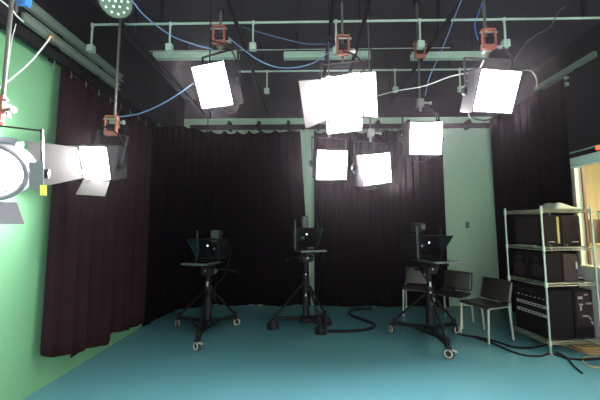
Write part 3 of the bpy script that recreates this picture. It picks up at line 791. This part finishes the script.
# top: folded pale cloth
def cl(u, v):
    x = (u-.5)*.40; y = (v-.5)*.30
    e = min(1, 5*min(u, 1-u))*min(1, 5*min(v, 1-v))
    return V((x, y, .004 + e*(.055 + .024*math.sin(u*5.2+v*1.5) + .008*math.sin(v*11+u*3))))
t = on_rack('folded_cloth', 'pale folded cloth lying on top of the wire shelving', 'cloth', .47, .20, ztop-.022)
o = obj('cloth_fold', MB().grid(cl, 26, 16), mt_rag, t, True); so = o.modifiers.new('thickness', 'SOLIDIFY'); so.thickness = .006; so.offset = 1
obj('under_fold', MB().box((.0, 0, .010), (.36, .26, .014), bev=.006), mt_rag, t)
# second shelf: big black case with yellow strip, small items
zz = zs[1]
t = on_rack('equipment_case', 'large black case with a yellow strip on the upper shelf', 'case', rw*.50+.02, .30, zz)
hh = zs[0]-zs[1]-.075
bd = obj('case_body', MB().box((0, 0, hh/2), (rw-.13, .40, hh), bev=.012), mt_case, t)
obj('yellow_strip', MB().box((-.045, -.2025, hh*.52), (.030, .006, hh*.86)), mat('yellow_case_strip', (.36, .28, .09), .6), t)
obj('side_panel', MB().box((-(rw-.13)/2-.002, .0, hh/2), (.006, .33, hh*.84), bev=.002), mt_case_b, t)
obj('front_panel', MB().box((.13, -.2025, hh*.5), (.24, .005, hh*.84), bev=.002).box((-.17, -.2025, hh*.5), (.16, .005, hh*.84), bev=.002), mt_case, t)
for i in range(2):
    obj('case_handle', MB().tube([(-.20+i*.33, -.205, .05), (-.20+i*.33, -.225, .055), (-.13+i*.33, -.225, .055), (-.13+i*.33, -.205, .05)], .006, 6), mt_grey, t)
t = tag(obj('paper_sheet', MB(M.Translation(rack.location+ux*.035+uy*.27+V((0, 0, zz+.001))) @ M.Rotation(rz, 4, 'Z')).box((0, 0, .003), (.055, .24, .005)), mt_paper),
        'white papers on the left edge of the upper shelf', 'paper')
for i, (u, v) in enumerate(((.10, .05), (.33, .05))):
    t = on_rack('adapter_plug', ['small grey adapter by the front post on the upper shelf', 'small grey adapter at the front middle of the upper shelf'][i], 'adapter', u, v, zz)
    obj('adapter_body', MB().box((0, 0, .017), (.06, .035, .032), bev=.006), mt_case_b, t)
    obj('adapter_pins', MB().box((.036, 0, .018), (.018, .02, .012)), mt_grey, t)
# third shelf
zz = zs[2]; hh = zs[1]-zs[2]-.085
def speaker(u, v, label):
    t = on_rack('loudspeaker', label, 'loudspeaker', u, v, zz, 0, 'loudspeakers on the middle shelf')
    obj('cabinet', MB().box((0, 0, hh/2), (.22, .23, hh), bev=.01), mt_case, t)
    obj('woofer', MB().lathe((-.111, 0, hh*.36), (-1, 0, 0), [(0, .085), (.008, .085), (.008, .072), (-.012+.014, .03), (.006, .0)], 20, caps=False), mt_case_b, t, True)
    obj('tweeter', MB().lathe((-.111, 0, hh*.78), (-1, 0, 0), [(0, .035), (.008, .035), (.004, .02), (.008, .0)], 16, caps=False), mt_case_b, t, True)
    return t
speaker(.15, .40, 'black loudspeaker on the middle shelf near the rear post')
speaker(.15, .145, 'black loudspeaker on the middle shelf beside the tall computer case')
t = on_rack('computer_case', 'brownish black computer case with a pale handle on the middle shelf', 'computer', .375, .24, zz)
obj('case_shell', MB().box((0, 0, hh/2), (.20, .42, hh), bev=.008), mt_case_b, t)
obj('front_bezel', MB().box((0, -.213, hh/2), (.19, .008, hh*.95), bev=.003), mat('brown_black_bezel', (.034, .025, .025), .5, spec=.1), t)
obj('pale_handle', MB().box((.075, -.222, hh*.58), (.014, .012, .085), bev=.004), mt_paper, t)
t = on_rack('cable_bundle', 'tangle of dark cables at the right end of the middle shelf', 'cable', .575, .16, zz)
for k in range(4):
    rnd = random.Random(k)
    obj('cable_loop', MB().tube([(.07*math.cos(a)*(.6+.3*rnd.random()), .10*math.sin(a)*(.7+.3*rnd.random()), .012+.012*k) for a in [i*PI/5 for i in range(10)]], .006, 6, smooth=4), [mt_blk, mt_blk, mt_white, mt_blk][k], t, True)
# bottom: two big black units
zz = zs[3]; hh = zs[2]-zs[3]-.10
t = on_rack('amplifier_case', 'black rack case with two grey bars on the bottom shelf', 'case', .205, .275, zz)
obj('case_body', MB().box((0, 0, hh/2), (.33, .49, hh), bev=.01), mt_case, t)
for z in (.46, .64):
    b = obj('grey_bar', MB().box((-.170, -.01, hh*z), (.012, .42, .038), bev=.005), mt_grey, t)
    sl = MB()
    for i in range(7): sl.box((-.1775, -.16+i*.05, hh*z), (.003, .026, .014))
    obj('grille', sl, mt_case, b)
for i in range(7):
    obj('button', MB().box((-.168, -.19+i*.06, hh*.80), (.008, .018, .012)), mt_grey, t)
obj('top_vent', MB().box((-.168, .06, hh*.91), (.006, .22, .03)), mt_case_b, t)
t = on_rack('sound_mixer_case', 'black equipment case with knobs and silver plates on the bottom shelf', 'case', .52, .275, zz)
obj('case_body', MB().box((0, 0, hh/2), (.26, .49, hh), bev=.01), mt_case, t)
obj('control_panel', MB().box((0, -.2475, hh*.6), (.22, .006, hh*.7)), mt_case_b, t)
for (x, z, w_, h_) in ((-.05, .84, .06, .03), (-.045, .70, .05, .022), (-.05, .62, .022, .05), (.03, .90, .05, .012), (.0, .46, .07, .02)):
    obj('silver_plate', MB().box((x, -.2525, hh*z), (w_, .005, h_), bev=.001), mt_grey, t)
for (x, z) in ((.05, .44), (.065, .40), (.08, .34), (.095, .30), (.03, .72), (.06, .72), (.09, .72)):
    obj('knob', MB().lathe((x, -.25, hh*z), (0, -1, 0), [(0, .012), (.014, .010)], 10), mt_grey, t)

# ------------------------------------------------------------------ floor cables
def floor_cable(pts, r, mt, label, group=None):
    P = [at_z(px, py, r+dz) for (px, py, dz) in [(p + (0,))[:3] for p in pts]]
    return tag(obj('floor_cable', MB().tube(P, r, 7, smooth=8), mt, smooth=True), label, 'cable', group)
floor_cable([(328, 331), (345, 331), (362, 330), (373, 327.5), (374, 324), (364, 320), (353, 316), (349, 312.5), (354, 309.5), (372, 308.5)], .022, mt_blk, 'thick black cable curling from the middle camera to the back drape')
floor_cable([(461, 335), (478, 337), (498, 342), (514, 347), (532, 347.5), (549, 344.5), (556, 346)], .012, mt_blk, 'upper black cable running from the right-hand camera to the shelving')
floor_cable([(456, 333.5), (474, 337), (492, 343), (508, 350), (524, 355), (540, 356), (551, 353.5), (566, 358), (585, 359.5), (604, 358)], .012, mt_blk, 'lower black cable sagging across the floor past the shelving foot')
floor_cable([(556, 352), (566, 357), (573, 365), (582, 373)], .010, mt_blk, 'short black cable end lying in front of the shelving')
floor_cable([(522, 326), (528, 331), (534, 337), (542, 341.5), (558, 344), (570, 347), (586, 352)], .007, mt_yelc, 'yellow cable running under the shelving')
floor_cable([(604, 367.5), (594, 367), (586, 364), (582.5, 360), (586, 357), (598, 356)], .007, mt_yelc, 'pale yellow cable looping out at the right edge')
p = at_z(588, 350.5, 0)
t = thing('coiled_cable', 'orange and yellow cable coil on the floor under the right shelving post', 'cable', p)
for k in range(7):
    rnd = random.Random(40+k)
    R_ = .11+.03*rnd.random(); ox, oy = rnd.uniform(-.03, .03), rnd.uniform(-.03, .03)
    obj('coil_loop', MB().tube([(ox+R_*math.cos(a)*1.15, oy+R_*math.sin(a)*.8, .008+.009*k+.005*math.sin(3*a)) for a in [i*2*PI/14 for i in range(15)]], .0055, 6, smooth=3), mt_org if k % 3 else mt_yelc, t, True)

# light switch plate on the green panel
p = at_y(467.5, 225, YB-.008)
t = thing('switch_plate', 'small dark switch plate on the pale green back wall', 'switch', p)
obj('plate', MB().box((0, 0, 0), (.07, .014, .12), bev=.003), mat('grey_switch_plate', (.12, .14, .12), .5), t)
obj('rocker', MB().box((0, -.010, 0), (.03, .008, .05), bev=.002), mt_body_g, t)

# red lamp above the window
p = at_x(599, 147.5, XR-.03)
t = thing('warning_light', 'small red warning light on the wall above the window', 'light', p)
obj('base_plate', MB().box((.018, 0, 0), (.02, .16, .09), bev=.004), mt_body, t)
obj('red_lens', MB().box((-.008, -.02, 0), (.035, .09, .06), bev=.012), mt_redl, t)

# control room furniture seen through the window
DX = 4.35
pa, pb = at_x(588, 213, DX), at_x(604, 243, DX)
dz = at_x(596, 244, DX).z
t = thing('control_desk', 'tan desk behind the control room window', 'desk', (DX+.25, 4.2, 0))
obj('desk_top', MB().box((0, 0, dz-.02), (.8, 2.4, .06), bev=.006), mt_tan, t)
obj('desk_front', MB().box((-.33, 0, (dz-.05+.05)/2), (.04, 2.3, dz-.10)), mt_wht, t)
for s in (-1, 1): obj('desk_leg', MB().box((.3, s*1.1, (dz-.05+.05)/2), (.06, .06, dz-.10)), mt_brown, t)
pm = at_x(600, 227, DX+.1)
t = thing('monitor', 'monitor with a green screen behind the control room window', 'monitor', (DX+.12, pm.y-.20, dz+.011))
obj('stand', MB().box((.05, 0, .03), (.16, .2, .02)).box((.05, 0, .09), (.03, .06, .12)), mt_body, t)
mh = at_x(598, 212, DX+.1).z-dz
obj('bezel', MB().box((.03, 0, .06+mh/2-.03), (.05, .50, mh-.05), bev=.006), mt_body, t)
obj('screen', MB().box((.003, 0, .06+mh/2-.03), (.006, .47, mh-.08)), mt_grn_scr, t)
pm = at_x(589.5, 216, DX-.02)
t = thing('brown_cabinet', 'dark brown speaker box beside the green screen behind the window', 'cabinet', (DX+.05, pm.y+.06, dz+.011))
obj('cabinet_body', MB().box((0, 0, .18), (.22, .18, .36), bev=.006), mt_brown, t)
obj('cabinet_front', MB().box((-.113, 0, .18), (.006, .15, .32)), mt_case_b, t)

# ------------------------------------------------------------------ bloom haze and render settings
wd = bpy.data.worlds.new('bloom_haze'); sc.world = wd; wd.use_nodes = True
nt = wd.node_tree
nt.nodes['Background'].inputs[0].default_value = (0, 0, 0, 1); nt.nodes['Background'].inputs[1].default_value = 0
BLOOM_HAZE = 0.0009  # thin tinted haze added to mimic lens bloom around the lamps
if BLOOM_HAZE:
    vs = nt.nodes.new('ShaderNodeVolumeScatter')
    vs.inputs['Color'].default_value = (1, .86, .98, 1); vs.inputs['Density'].default_value = BLOOM_HAZE; vs.inputs['Anisotropy'].default_value = .93
    nt.links.new(vs.outputs[0], nt.nodes['World Output'].inputs['Volume'])
sc.view_settings.view_transform = 'Standard'; sc.view_settings.look = 'None'
sc.view_settings.gamma = 1; sc.view_settings.use_curve_mapping = False; sc.view_settings.exposure = -.4
try:
    sc.cycles.use_denoising = True; sc.cycles.max_bounces = 8; sc.cycles.diffuse_bounces = 5
    sc.cycles.sample_clamp_indirect = 6; sc.cycles.volume_bounces = 0
except Exception: pass
